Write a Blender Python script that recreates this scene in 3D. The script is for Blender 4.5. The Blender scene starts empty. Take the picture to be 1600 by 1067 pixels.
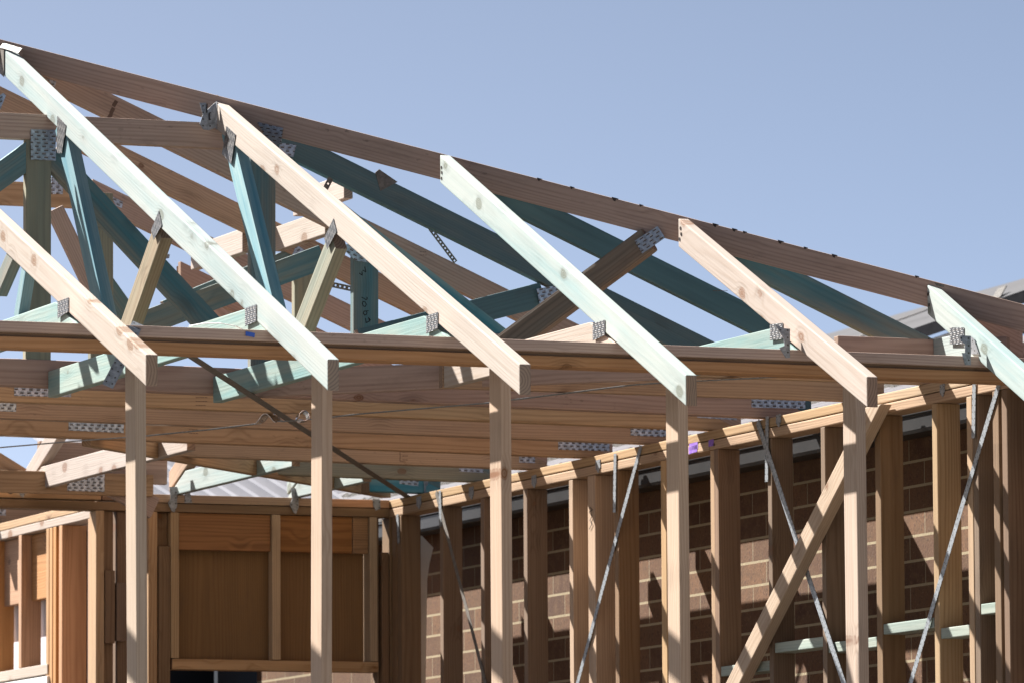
import bpy, bmesh, math, random
from mathutils import Vector, Matrix
random.seed(7)
S = bpy.context.scene
COL = S.collection
V = Vector

# ------------------------------------------------------------------ camera
F = 9561.0; AZ = math.radians(21.78); PIT = math.radians(6.06); ROL = math.radians(-.33)
fw = V((math.sin(AZ)*math.cos(PIT), math.cos(AZ)*math.cos(PIT), math.sin(PIT)))
rt0 = V((math.cos(AZ), -math.sin(AZ), 0)); up0 = rt0.cross(fw)
cr = math.cos(ROL)*rt0 + math.sin(ROL)*up0; cu = -math.sin(ROL)*rt0 + math.cos(ROL)*up0
ZB = 3.65                                    # top of the wall plates
def ray(px, py): return fw + cr*((px-800)/F) - cu*((py-533.5)/F)
CAM = V((0, 0, ZB)) - ray(800, 530.2)*19.4
cam = bpy.data.cameras.new('camera'); co = bpy.data.objects.new('camera', cam); COL.objects.link(co)
co.matrix_world = Matrix(((cr.x, cu.x, -fw.x, CAM.x), (cr.y, cu.y, -fw.y, CAM.y), (cr.z, cu.z, -fw.z, CAM.z), (0, 0, 0, 1)))
cam.sensor_width = 36; cam.lens = F/1600*36; cam.clip_end = 3000
cam.dof.use_dof = True; cam.dof.focus_distance = 20.4; cam.dof.aperture_fstop = 11
S.camera = co

def at(q, ax, val):
    """a point of a survey sighting on the plane axis = val (3-tuples are world points already)"""
    if len(q) == 3: return V(q)
    d = ray(*q); i = 'xyz'.index(ax)
    return CAM + d*((val-CAM[i])/d[i])
def at_hip(q, k=2.0, sgn=1):
    if len(q) == 3: return V(q)
    d = ray(*q); n = V((1, sgn, 0))
    return CAM + d*((k-CAM.dot(n))/d.dot(n))

# ------------------------------------------------------------------ materials
class NT:
    def __init__(s, name):
        s.m = bpy.data.materials.new(name); s.m.use_nodes = True
        s.t = s.m.node_tree; s.t.nodes.clear()
        s.out = s.n('ShaderNodeOutputMaterial'); s.b = s.n('ShaderNodeBsdfPrincipled')
        s.l(s.b.outputs[0], s.out.inputs[0])
    def n(s, t, **k):
        x = s.t.nodes.new(t)
        for a, v in k.items(): setattr(x, a, v)
        return x
    def l(s, a, b): s.t.links.new(a, b)
    def sock(s, node, i, v):
        if v is None: return
        if hasattr(v, 'links') or hasattr(v, 'is_linked'): s.l(v, node.inputs[i])
        else: node.inputs[i].default_value = v
    def math(s, op, a, b=None, c=None, clamp=False):
        x = s.n('ShaderNodeMath', operation=op); x.use_clamp = clamp
        s.sock(x, 0, a); s.sock(x, 1, b); s.sock(x, 2, c); return x.outputs[0]
    def vm(s, op, a, b=None):
        x = s.n('ShaderNodeVectorMath', operation=op); s.sock(x, 0, a); s.sock(x, 1, b); return x.outputs[0]
    def mix(s, f, a, b, blend='MIX'):
        x = s.n('ShaderNodeMix', data_type='RGBA', blend_type=blend)
        s.sock(x, 0, f); s.sock(x, 6, a); s.sock(x, 7, b); return x.outputs[2]
    def noise(s, vec, scale, detail=3, rough=.55, col=False):
        x = s.n('ShaderNodeTexNoise'); s.l(vec, x.inputs['Vector'])
        x.inputs['Scale'].default_value = scale; x.inputs['Detail'].default_value = detail; x.inputs['Roughness'].default_value = rough
        return x.outputs['Color' if col else 'Fac']
    def ramp(s, v, lo, hi):
        x = s.n('ShaderNodeMapRange'); x.interpolation_type = 'SMOOTHSTEP'
        s.sock(x, 0, v); x.inputs[1].default_value = lo; x.inputs[2].default_value = hi; return x.outputs[0]
    def sep(s, v):
        x = s.n('ShaderNodeSeparateXYZ'); s.l(v, x.inputs[0]); return x.outputs
    def comb(s, a, b, c):
        x = s.n('ShaderNodeCombineXYZ'); s.sock(x, 0, a); s.sock(x, 1, b); s.sock(x, 2, c); return x.outputs[0]
    def bump(s, h, st, dist=.002):
        x = s.n('ShaderNodeBump'); x.inputs['Strength'].default_value = st; x.inputs['Distance'].default_value = dist
        s.l(h, x.inputs['Height']); s.l(x.outputs[0], s.b.inputs['Normal'])
    def fin(s, col, rough=.75, metal=0, spec=.3):
        s.sock(s.b, 'Base Color', col); s.sock(s.b, 'Roughness', rough); s.sock(s.b, 'Metallic', metal)
        s.b.inputs['Specular IOR Level'].default_value = spec
        return s.m
def rgb(*c): return (c[0], c[1], c[2], 1)

def wood(name, c1, c2, knot=(.16, .075, .035), tint=None, tint_amt=.5, dirt=.15, grain=1.0, spots=0.0, varv=.26, ksize=.15, kmin=.66, tr=(.28, .7)):
    t = NT(name)
    oc = t.n('ShaderNodeTexCoord').outputs['Object']
    rnd = t.n('ShaderNodeObjectInfo').outputs['Random']
    r2 = t.math('FRACT', t.math('MULTIPLY', rnd, 7.13)); r3 = t.math('FRACT', t.math('MULTIPLY', rnd, 23.7))
    off = t.comb(t.math('MULTIPLY', rnd, 41.), t.math('MULTIPLY', r2, 17.), t.math('MULTIPLY', r3, 29.))
    p = t.vm('ADD', oc, off)
    # knots pull the grain round themselves
    vk = t.n('ShaderNodeTexVoronoi'); vk.inputs['Scale'].default_value = 1
    t.l(t.vm('MULTIPLY', p, (5.6, .9, 8.8)), vk.inputs['Vector'])
    kd = vk.outputs['Distance']; kc = t.sep(vk.outputs['Color'])[0]
    has = t.math('GREATER_THAN', kc, kmin)
    kn = t.math('MULTIPLY', t.ramp(t.math('ADD', kd, t.math('MULTIPLY', t.math('SUBTRACT', t.noise(t.vm('MULTIPLY', p, (40, 90, 90)), 1, 2), .5), .09)), ksize*.85, ksize*.6), has)
    halo = t.math('MULTIPLY', t.ramp(kd, .42, .08), has)
    # growth rings round a pith that lies off the board
    warp = t.noise(t.vm('MULTIPLY', p, (1.3, 9, 9)), 1, 2, .5, True)
    wv = t.vm('MULTIPLY', t.vm('SUBTRACT', warp, (.5, .5, .5)), (0, .03, .03))
    pith = t.comb(0, t.math('MULTIPLY_ADD', r2, .12, .02), t.math('MULTIPLY_ADD', r3, .16, -.08))
    q = t.sep(t.vm('ADD', t.vm('ADD', oc, pith), wv))
    rr = t.math('SQRT', t.math('ADD', t.math('MULTIPLY', q[1], q[1]), t.math('MULTIPLY', q[2], q[2])))
    rr = t.math('ADD', rr, t.math('MULTIPLY', halo, .012))
    ring = t.math('MULTIPLY_ADD', t.math('SINE', t.math('MULTIPLY', rr, 720.)), .5, .5)
    ring = t.math('POWER', ring, 2.2)
    st = t.noise(t.vm('MULTIPLY', p, (2.5, 110, 110)), 1, 4, .6)
    st = t.ramp(st, .3, .72)
    lo = t.noise(t.vm('MULTIPLY', p, (1.2, 5, 5)), 1, 3)
    g = t.math('MULTIPLY', t.math('ADD', t.math('MULTIPLY', ring, .5), t.math('MULTIPLY', st, .4)), grain, clamp=True)
    col = t.mix(g, rgb(*c1), rgb(*c2))
    if tint:
        tm = t.math('MULTIPLY', t.ramp(t.noise(t.vm('MULTIPLY', p, (1.0, 12, 12)), 1, 4, .65), tr[0], tr[1]), tint_amt)
        col = t.mix(tm, col, t.mix(t.math('MULTIPLY', g, .6), rgb(*tint), rgb(*[x*.6 for x in tint])))
    col = t.mix(t.math('MULTIPLY', t.math('MULTIPLY', halo, st), .55), col, rgb(*[.5*x for x in c2]))
    kring = t.math('MULTIPLY_ADD', t.math('SINE', t.math('MULTIPLY', kd, 150.)), .25, .75)
    col = t.mix(t.math('MULTIPLY', t.math('MULTIPLY', kn, kring), .92), col, rgb(*knot))
    if dirt:
        d = t.ramp(t.noise(t.vm('MULTIPLY', p, (3, 14, 14)), 1, 5, .7), .52, .78)
        col = t.mix(t.math('MULTIPLY', d, dirt), col, rgb(.07, .05, .04))
    if spots:
        d = t.ramp(t.noise(t.vm('MULTIPLY', p, (30, 60, 60)), 1, 3, .6), .6, .72)
        big = t.ramp(t.noise(t.vm('MULTIPLY', p, (2.5, 8, 8)), 1, 2), .5, .65)
        col = t.mix(t.math('MULTIPLY', t.math('MULTIPLY', d, big), spots), col, rgb(.03, .025, .02))
    # sawn ends: darker, dirtier end grain
    geo = t.n('ShaderNodeNewGeometry'); vt = t.n('ShaderNodeVectorTransform', vector_type='NORMAL', convert_from='WORLD', convert_to='OBJECT')
    t.l(geo.outputs['Normal'], vt.inputs[0])
    endm = t.ramp(t.math('ABSOLUTE', t.sep(vt.outputs[0])[0]), .6, .8)
    col = t.mix(t.math('MULTIPLY', endm, .85), col, t.mix(ring, rgb(.26, .17, .115), rgb(.15, .095, .065)))
    val = t.math('MULTIPLY_ADD', r3, varv, 1-varv*.55)
    val = t.math('MULTIPLY', val, t.math('MULTIPLY_ADD', lo, .36, .82))
    hsv = t.n('ShaderNodeHueSaturation'); t.l(col, hsv.inputs['Color']); t.l(val, hsv.inputs['Value'])
    t.sock(hsv, 'Saturation', t.math('MULTIPLY_ADD', r2, .3, .85)); t.sock(hsv, 'Hue', t.math('MULTIPLY_ADD', rnd, .012, .494))
    t.bump(t.math('ADD', st, t.math('MULTIPLY', ring, .5)), .25, .0012)
    return t.fin(hsv.outputs[0], .72)

PALE = wood('pale_pine', (.41, .35, .305), (.315, .245, .195), dirt=.1, grain=.75, varv=.1, knot=(.2, .10, .05), ksize=.25, kmin=.1)
MINT = wood('mint_treated_pine', (.365, .395, .375), (.295, .33, .315), tr=(.36, .74), tint=(.22, .345, .355), tint_amt=.7, dirt=.12, grain=.65, varv=.1, knot=(.13, .14, .11), ksize=.23, kmin=.2)
TEALM = wood('teal_treated_pine', (0.319, 0.357, 0.312), (0.243, 0.289, 0.262), tint=(0.167, 0.304, 0.304), tint_amt=.9, dirt=.15, grain=.7, varv=.14, knot=(.13, .13, .1))
BLUE = wood('blue_treated_pine', (0.306, 0.405, 0.387), (0.198, 0.315, 0.324), tint=(0.063, 0.234, 0.306), tint_amt=.95, dirt=.18, grain=.75, knot=(.12, .1, .07))
DTEAL = wood('dark_treated_pine', (.25, .235, .185), (.15, .15, .125), tint=(.07, .185, .22), tint_amt=1.0, dirt=.3, grain=.85, knot=(.06, .05, .03))
BROWN = wood('weathered_pine', (.45, .30, .19), (.28, .175, .105), dirt=.3, spots=.35, varv=.2, kmin=.4)
DBROWN = wood('dark_weathered_pine', (.44, .315, .255), (.29, .195, .155), dirt=.35, spots=.4, varv=.18)
ORANGE = wood('bounce_warmed_pine', (.43, .24, .135), (.30, .155, .078), dirt=.15, varv=.2)  # orange bounce glow of the lower beam plate put into the wood colour
WARM = wood('honey_pine', (.47, .27, .135), (.33, .175, .08), dirt=.12, varv=.16)
POST = wood('post_pine', (.42, .325, .245), (.315, .225, .158), dirt=.2, varv=.14, kmin=.45, ksize=.18)
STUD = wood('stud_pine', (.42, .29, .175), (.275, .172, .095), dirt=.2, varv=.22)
STUDD = wood('shaded_stud_pine', (.20, .13, .08), (.13, .079, .046), dirt=.3, varv=.22)  # darker copy of the stud wood, shade inside the frame put into its colour
OLIVE = wood('olive_treated_pine', (0.315, 0.276, 0.191), (0.212, 0.187, 0.128), tint=(0.178, 0.221, 0.187), tint_amt=.7, dirt=.3)
GREYG = wood('grey_green_pine', (0.336, 0.36, 0.308), (0.256, 0.288, 0.244), tint=(0.24, 0.32, 0.284), tint_amt=.8, dirt=.4, spots=.4)
CTEAL = wood('deep_teal_pine', (.20, .215, .19), (.12, .14, .13), tint=(.07, .145, .172), tint_amt=.92, dirt=.25, grain=.9, tr=(.12, .5))
BRWEB = wood('brown_web_pine', (.29, .22, .14), (.2, .135, .075), tint=(.16, .185, .13), tint_amt=.5, dirt=.3)
HWEB = wood('dark_brown_web_pine', (.27, .20, .145), (.165, .12, .085), tint=(.12, .15, .14), tint_amt=.6, dirt=.35, grain=1.2)
PLY = wood('hardwood_sheet', (0.2, 0.111, 0.051), (0.128, 0.0697, 0.0323), dirt=.25, grain=.8, varv=.1, ksize=.03)
LINT = wood('lintel_timber', (0.272, 0.145, 0.068), (0.17, 0.085, 0.0382), dirt=.3, varv=.12, grain=1.2)

def metal(name, base=(.40, .42, .45), rough=.42, slots=False, holes=0, met=.85, slotc=(.075, .05, .036)):
    t = NT(name)
    oc = t.n('ShaderNodeTexCoord').outputs['Object']; rnd = t.n('ShaderNodeObjectInfo').outputs['Random']
    sp = t.noise(t.vm('ADD', oc, t.comb(t.math('MULTIPLY', rnd, 9.), 0, 0)), 60, 3, .6)
    vo = t.n('ShaderNodeTexVoronoi'); vo.inputs['Scale'].default_value = 110; t.l(oc, vo.inputs['Vector'])
    spang = t.sep(vo.outputs['Color'])[0]
    val = t.math('MULTIPLY_ADD', spang, .25, .75)
    col = t.mix(t.ramp(sp, .35, .75), rgb(*base), rgb(*[x*.6 for x in base]))
    col = t.mix(1.0, col, t.comb(val, val, val), 'MULTIPLY')
    ro = t.math('MULTIPLY_ADD', sp, .3, rough-.12)
    if slots:
        x = t.sep(oc)
        u = t.math('DIVIDE', x[0], .027); v = t.math('DIVIDE', x[2], .0125)
        row = t.math('FLOOR', v)
        odd = t.math('FLOORED_MODULO', row, 2.)
        uf = t.math('FRACT', t.math('ADD', u, t.math('MULTIPLY', odd, .28)))
        vf = t.math('FRACT', v)
        a = t.math('LESS_THAN', t.math('ABSOLUTE', t.math('SUBTRACT', uf, .38)), .25)
        b = t.math('LESS_THAN', t.math('ABSOLUTE', t.math('SUBTRACT', vf, .5)), .15)
        m = t.math('MULTIPLY', a, b)
        col = t.mix(m, col, rgb(*slotc))
        mm = t.math('MULTIPLY', t.math('SUBTRACT', 1., m), met)
        # punched teeth: a lip beside each slot
        lip = t.math('MULTIPLY', a, t.ramp(t.math('ABSOLUTE', t.math('SUBTRACT', vf, .86)), .16, .02))
        t.bump(t.math('SUBTRACT', lip, m), .8, .002)
        return t.fin(col, ro, mm, .5)
    if holes:
        x = t.sep(oc)
        u = t.math('SUBTRACT', t.math('FRACT', t.math('DIVIDE', x[0], holes)), .5)
        zz = t.math('SUBTRACT', t.math('FRACT', t.math('DIVIDE', x[2], holes*.9)), .5)
        d = t.math('SQRT', t.math('ADD', t.math('MULTIPLY', u, u), t.math('MULTIPLY', zz, zz)))
        m = t.math('LESS_THAN', d, .13)
        col = t.mix(m, col, rgb(.04, .035, .03))
        return t.fin(col, ro, t.math('MULTIPLY', t.math('SUBTRACT', 1., m), met), .5)
    return t.fin(col, ro, met, .5)
PLATE = metal('galvanised_nail_plate', (.5, .53, .57), .38, slots=True, met=.95)
PLATEX = metal('side_plate_painted_glints', (.15, .155, .165), .42, slots=True, met=.5, slotc=(.33, .32, .31))  # side-face plates: dark reflection and light slot glints put into the colour
GALV = metal('galvanised_strap', (.36, .39, .42), .5, holes=.022, met=.5)
GALVD = metal('dull_galvanised_strap', (.17, .15, .13), .6, met=.15)
SHINY = metal('shiny_tensioner', (.8, .82, .86), .2, met=.95)
BRKT = metal('galvanised_bracket', (.30, .32, .345), .45, holes=.026, met=.3)

def brick_mat():
    t = NT('speckled_brown_brick')
    oc = t.n('ShaderNodeTexCoord').outputs['Object']; x = t.sep(oc)
    L, H, MJ = .25, .0885, .0095
    v = t.math('DIVIDE', x[2], H); row = t.math('FLOOR', v); vf = t.math('FRACT', v)
    u = t.math('ADD', t.math('DIVIDE', x[0], L), t.math('MULTIPLY', t.math('FLOORED_MODULO', row, 2.), .5))
    jit = t.math('MULTIPLY', t.math('SINE', t.math('MULTIPLY', row, 12.7)), .025)
    u = t.math('ADD', u, jit)
    uf = t.math('FRACT', u); cid = t.comb(t.math('FLOOR', u), row, 0)
    wn = t.n('ShaderNodeTexWhiteNoise'); wn.noise_dimensions = '3D'; t.l(cid, wn.inputs['Vector'])
    wob = t.math('MULTIPLY', t.math('SUBTRACT', t.noise(oc, 55, 3), .5), .05)
    dv = t.math('MULTIPLY', t.math('SUBTRACT', .5, t.math('ABSOLUTE', t.math('SUBTRACT', vf, .5))), H)
    du = t.math('MULTIPLY', t.math('SUBTRACT', .5, t.math('ABSOLUTE', t.math('SUBTRACT', uf, .5))), L)
    bed = t.math('LESS_THAN', t.math('ADD', dv, t.math('MULTIPLY', wob, .03)), MJ*.5)
    perp = t.math('LESS_THAN', t.math('ADD', du, t.math('MULTIPLY', wob, .03)), MJ*.38)
    base = t.mix(wn.outputs['Value'], rgb(.15, .078, .041), rgb(.07, .035, .021))
    base = t.mix(t.ramp(t.noise(oc, 22, 4), .35, .75), base, rgb(.11, .062, .034))
    sp = t.noise(t.vm('MULTIPLY', oc, (1, 1, .55)), 150, 2, .5)
    base = t.mix(t.math('MULTIPLY', t.ramp(sp, .57, .66), .8), base, rgb(.06, .033, .025))
    base = t.mix(t.math('MULTIPLY', t.ramp(t.noise(oc, 190, 2, .5), .64, .72), .5), base, rgb(.28,.18,.115))
    mort = t.mix(t.noise(oc, 90, 3), rgb(.23, .185, .12), rgb(.34, .28, .18))
    perpc = t.mix(t.ramp(t.math('SUBTRACT', uf, .5), -.02, .02), mort, rgb(.12, .08, .055))  # one side of each perpend darkened: its shadow painted into the joint
    col = t.mix(perp, base, perpc); col = t.mix(bed, col, mort)
    edge = t.math('LESS_THAN', t.math('ABSOLUTE', t.math('SUBTRACT', vf, .08)), .02)
    h = t.math('SUBTRACT', t.math('MULTIPLY', sp, .5), t.math('MAXIMUM', bed, perp))
    t.bump(h, .6, .005)
    return t.fin(col, .9, 0, .2)
BRICK = brick_mat()

def plain(name, c1, c2, rough=.7, sc=8, met=0, bump=0, spec=.3, fine=0):
    t = NT(name); oc = t.n('ShaderNodeTexCoord').outputs['Object']
    nz = t.noise(oc, sc, 5, .6)
    col = t.mix(t.ramp(nz, .3, .72), rgb(*c1), rgb(*c2))
    if fine: col = t.mix(t.math('MULTIPLY', t.ramp(t.noise(oc, sc*30, 2), .55, .7), fine), col, rgb(*[x*.35 for x in c1]))
    if bump: t.bump(t.noise(oc, sc*12, 4), bump, .01)
    return t.fin(col, rough, met, spec)
TILE = plain('grey_roof_tile', (.11, .105, .118), (.085, .08, .092), .75, 4, bump=.2, fine=.25)
TILEFAR = plain('weathered_grey_roof', (.036, .036, .042), (.028, .028, .032), .8, 1.5, bump=.1, fine=.15)
TILEEDGE = plain('bedded_tile_edge', (.17, .16, .15), (.09, .085, .08), .9, 25, bump=.8, fine=.6)
GUT = plain('grey_painted_gutter', (.022, .022, .023), (.015, .015, .016), .45, 5, fine=.5, spec=.5)
FASC = plain('dark_fascia', (.05, .05, .052), (.035, .035, .038), .6)
SOFF = plain('grey_eave_lining', (.06, .06, .062), (.04, .04, .042), .8)
ROOFSH = plain('pale_corrugated_steel', (.40, .40, .43), (.33, .33, .36), .4, 2, met=.15, spec=.5)
WRAP = plain('pale_wall_wrap', (.62, .60, .64), (.50, .48, .53), .6, 3)
WHITE = plain('white_paint', (.78, .77, .76), (.66, .65, .64), .5, 4)
NAVY = plain('dark_blue_sheet', (.02, .026, .038), (.015, .02, .028), .6)
DARKG = plain('dark_window_glass', (.012, .012, .013), (.02, .02, .02), .15, spec=.6)
DIRT = plain('dark_soil_ground', (.075, .06, .046), (.05, .04, .03), .95, .6, bump=.4, fine=.3)
BOUNCE = plain('pale_bounce_ground', (.34, .32, .29), (.25, .235, .21), .9, .8, bump=.2, fine=.2)  # pale colour of the added bounce sheet in front of the house
SLAB = plain('dusty_timber_flooring', (.034, .025, .018), (.022, .017, .012), .8, 1.2, fine=.2)
WALLG = plain('grey_render', (.19, .185, .18), (.13, .125, .12), .9, 3, bump=.4, fine=.5)
INK = plain('black_ink', (.02, .018, .02), (.03, .028, .03), .8)
INKB = plain('faded_brown_ink', (.10, .062, .045), (.13, .08, .06), .8)
PURP = plain('purple_marker_paint', (.17, .07, .40), (.26, .15, .46), .8, 60)
BLUEP = plain('blue_plastic', (.05, .12, .5), (.04, .1, .4), .4)
NAILM = plain('rusty_nail', (.03, .022, .02), (.05, .035, .03), .6)

# ------------------------------------------------------------------ builders
def thing(name, loc, label, cat, group=None):
    o = bpy.data.objects.new(name, None); COL.objects.link(o); o.location = loc; o.empty_display_size = .1
    o['label'] = label; o['category'] = cat
    if group: o['group'] = group
    return o
def tag(o, label, cat, group=None):
    o['label'] = label; o['category'] = cat
    if group: o['group'] = group
    return o
def world_loc(o):
    p = V((0, 0, 0))
    while o is not None: p = p + o.matrix_basis.translation; o = o.parent
    return p
def full_mat(o):
    m = Matrix(); ch = []
    while o is not None: ch.append(o.matrix_basis.copy()); o = o.parent
    for b in reversed(ch): m = m @ b
    return m
def link(name, me, M, mat, parent):
    o = bpy.data.objects.new(name, me); COL.objects.link(o)
    if mat: me.materials.append(mat)
    if parent: o.parent = parent; o.matrix_basis = full_mat(parent).inverted() @ M
    else: o.matrix_basis = M
    return o
def frame(X, Y, O):
    Z = X.cross(Y)
    return Matrix(((X.x, Y.x, Z.x, O.x), (X.y, Y.y, Z.y, O.y), (X.z, Y.z, Z.z, O.z), (0, 0, 0, 1)))
def prism(name, parent, mat, pts, n, th, X=None, bev=.003, rag=0):
    """front polygon pts (world), pushed back by th along n; one closed mesh with its own frame"""
    pts = [V(p) for p in pts]; n = V(n).normalized()
    if X is None: X = (pts[1]-pts[0])
    X = (X - n*X.dot(n)).normalized()
    O = sum(pts, V())/len(pts) + n*(th/2)
    M = frame(X, n, O); Mi = M.inverted()
    bm = bmesh.new()
    a = [bm.verts.new(Mi @ p) for p in pts]; b = [bm.verts.new(Mi @ (p+n*th)) for p in pts]
    k = len(pts)
    bm.faces.new(a); bm.faces.new(b[::-1])
    for i in range(k): bm.faces.new((a[i], b[i], b[(i+1) % k], a[(i+1) % k]))
    bmesh.ops.recalc_face_normals(bm, faces=bm.faces[:])
    if bev: bmesh.ops.bevel(bm, geom=bm.edges[:], offset=bev, segments=2, profile=.6, affect='EDGES', clamp_overlap=True)
    me = bpy.data.meshes.new(name); bm.to_mesh(me); bm.free()
    return link(name, me, M, mat, parent)
NRM = {'x': V((1, 0, 0)), 'y': V((0, 1, 0))}
HOR = {'x': V((0, 1, 0)), 'y': V((1, 0, 0))}
def board(name, parent, mat, ax, val, a, b, depth, th, cuts=(None, None), side='up', bev=.003, inset=0):
    """a straight timber in the plane ax=val; a-b is its upper (or lower) front edge"""
    if ax == 'h': n = V((1, 1, 0)).normalized(); A, B = at_hip(a, val), at_hip(b, val); h = V((1, -1, 0)).normalized()
    elif ax == 'r': n = V((-1, 1, 0)).normalized(); A, B = at_hip(a, val, -1), at_hip(b, val, -1); h = V((1, 1, 0)).normalized()
    else: n = NRM[ax]; A, B = at(a, ax, val), at(b, ax, val); h = HOR[ax]
    A += n*inset; B += n*inset
    X = (B-A).normalized(); Z = X.cross(n)
    s = -1 if side == 'up' else 1
    def low(P, c):
        W = Z*(s*depth)
        if c == 'plumb': t = -(W.dot(h))/X.dot(h)
        elif c == 'level': t = -W.z/X.z
        elif c is None: t = 0
        else: t = c
        return P + W + X*t
    return prism(name, parent, mat, [A, B, low(B, cuts[1]), low(A, cuts[0])], n, th, X=X, bev=bev)
def box(name, parent, mat, x, y, z, long='x', bev=.003):
    x0, x1 = sorted(x); y0, y1 = sorted(y); z0, z1 = sorted(z)
    pts = [(x0, y0, z0), (x1, y0, z0), (x1, y0, z1), (x0, y0, z1)]
    if long == 'y':
        pts = [(x0, y0, z0), (x0, y0, z1), (x0, y1, z1), (x0, y1, z0)]
        return prism(name, parent, mat, pts, (1, 0, 0), x1-x0, X=V((0, -1, 0)), bev=bev)
    return prism(name, parent, mat, pts, (0, 1, 0), y1-y0, X=V((1, 0, 0)) if long == 'x' else V((0, 0, 1)), bev=bev)
def plate(parent, ax, val, quad, mat=None, name='nail_plate', th=.0015, proud=.0025, X=None):
    if ax == 'h': n = V((1, 1, 0)).normalized(); P = [at_hip(q, val) for q in quad]
    else: n = NRM[ax]; P = [at(q, ax, val) for q in quad]
    P = [p - n*proud for p in P]
    return prism(name, parent, mat or PLATE, P, n, th, X=X, bev=0)
def ribbon(name, parent, mat, pts, wid, width, th=.0012, perf=0):
    """a thin metal strap through pts; wid = direction of its width; perf > 0 punches real square holes"""
    pts = [V(p) for p in pts]; wid = V(wid).normalized()
    O = pts[0].copy(); X = (pts[-1]-pts[0]).normalized(); wid = (wid - X*wid.dot(X)).normalized()
    Y = wid.cross(X).normalized(); M = frame(X, Y, O); Mi = M.inverted()
    bm = bmesh.new()
    if perf:
        L = (pts[-1]-pts[0]).length; nn = max(1, int(L/perf)); st = L/nn; h = width/2; q = width*.17
        for i in range(nn):
            x0 = i*st; x1 = x0+st; c = (x0+x1)/2
            o = [bm.verts.new(p) for p in ((x0, 0, -h), (x1, 0, -h), (x1, 0, h), (x0, 0, h))]
            w = [bm.verts.new(p) for p in ((c-q, 0, -q), (c+q, 0, -q), (c+q, 0, q), (c-q, 0, q))]
            for k in range(4): bm.faces.new((o[k], o[(k+1) % 4], w[(k+1) % 4], w[k]))
        bmesh.ops.remove_doubles(bm, verts=bm.verts[:], dist=1e-5)
    else:
        rows = []
        for p in pts:
            rows.append([bm.verts.new(Mi @ (p - wid*width/2)), bm.verts.new(Mi @ (p + wid*width/2))])
        for r0, r1 in zip(rows, rows[1:]): bm.faces.new((r0[0], r1[0], r1[1], r0[1]))
    bm.normal_update(); bmesh.ops.recalc_face_normals(bm, faces=bm.faces[:]); bmesh.ops.solidify(bm, geom=bm.faces[:], thickness=th)
    bmesh.ops.recalc_face_normals(bm, faces=bm.faces[:])
    me = bpy.data.meshes.new(name); bm.to_mesh(me); bm.free()
    return link(name, me, M, mat, parent)
def join_prisms(name, parent, mat, parts, n, th):
    """several flat shapes in one plane as one mesh (ink marks, bent brackets)"""
    bm = bmesh.new(); n = V(n)
    O = sum((V(p) for p in parts[0]), V())/len(parts[0])
    for pts in parts:
        a = [bm.verts.new(V(p)-O) for p in pts]; b = [bm.verts.new(V(p)+n*th-O) for p in pts]
        k = len(pts); bm.faces.new(a); bm.faces.new(b[::-1])
        for i in range(k): bm.faces.new((a[i], b[i], b[(i+1) % k], a[(i+1) % k]))
    bmesh.ops.recalc_face_normals(bm, faces=bm.faces[:])
    me = bpy.data.meshes.new(name); bm.to_mesh(me); bm.free()
    return link(name, me, Matrix.Translation(O), mat, parent)
def strokes(name, parent, mat, ax, val, lines, w=.0045, proud=.0012):
    """hand-written marks: poly-lines (sighted on the plane) as flat strokes"""
    n = NRM[ax]; quads = []
    for ln in lines:
        P = [at(q, ax, val) - n*proud for q in ln]
        for p, q in zip(P, P[1:]):
            d = (q-p).normalized(); s = d.cross(n)*(w/2); e = d*(w*.35)
            quads.append([p-e-s, q+e-s, q+e+s, p-e+s])
    return join_prisms(name, parent, mat, quads, n, .0008)
def nails(parent, ax, val, pts, r=.0055, mat=None):
    n = NRM[ax]
    for q in pts:
        c = at(q, ax, val) - n*.002; h = HOR[ax]; z = V((0, 0, 1))
        join_prisms('nail_head', parent, mat or NAILM, [[c + (h*math.cos(k*math.pi/4) + z*math.sin(k*math.pi/4))*r for k in range(8)]], n, .0018)
def stamp(parent, ax, val, x, y, w=22, h=22, lines=3, boxed=True):
    """a faded illegible grading stamp: a box and broken rows of short dashes"""
    rnd = random.Random(int(x*7+y)); L = []
    if boxed: L += [[(x, y), (x, y+h)], [(x, y), (x+w*.55, y+1)], [(x, y+h), (x+w*.6, y+h+1)]]
    for i in range(lines):
        yy = y + h*(i+.6)/lines; xx = x+4
        while xx < x+w-3:
            d = rnd.uniform(1.2, 3.4); L.append([(xx, yy), (xx+d, yy+.1)]); xx += d+rnd.uniform(.8, 1.8)
    return strokes('ink_stamp', parent, INKB, ax, val, L, .0022)

def zr(x): return 3.925 + .425*(1.637-x)          # top of the right-hand roof slope

# ------------------------------------------------------------------ setting
def sheet(name, x, y, z, mat):
    me = bpy.data.meshes.new(name)
    me.from_pydata([(x[0], y[0], 0), (x[1], y[0], 0), (x[1], y[1], 0), (x[0], y[1], 0)], [], [(0, 1, 2, 3)])
    o = link(name, me, Matrix.Translation((0, 0, z)), mat, None); o['kind'] = 'structure'; return o
sheet('ground', (-1200, 1200), (-1200, 1200), .25, DIRT)
sheet('bounce_sheet', (-16, 9), (-15, -2.2), .254, BOUNCE)  # unseen pale sheet, added to bounce sunlight onto the front faces
fl = box('floor', None, SLAB, (-6, 1.97), (-.02, 12.5), (.3, .95), bev=0); fl['kind'] = 'structure'

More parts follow.
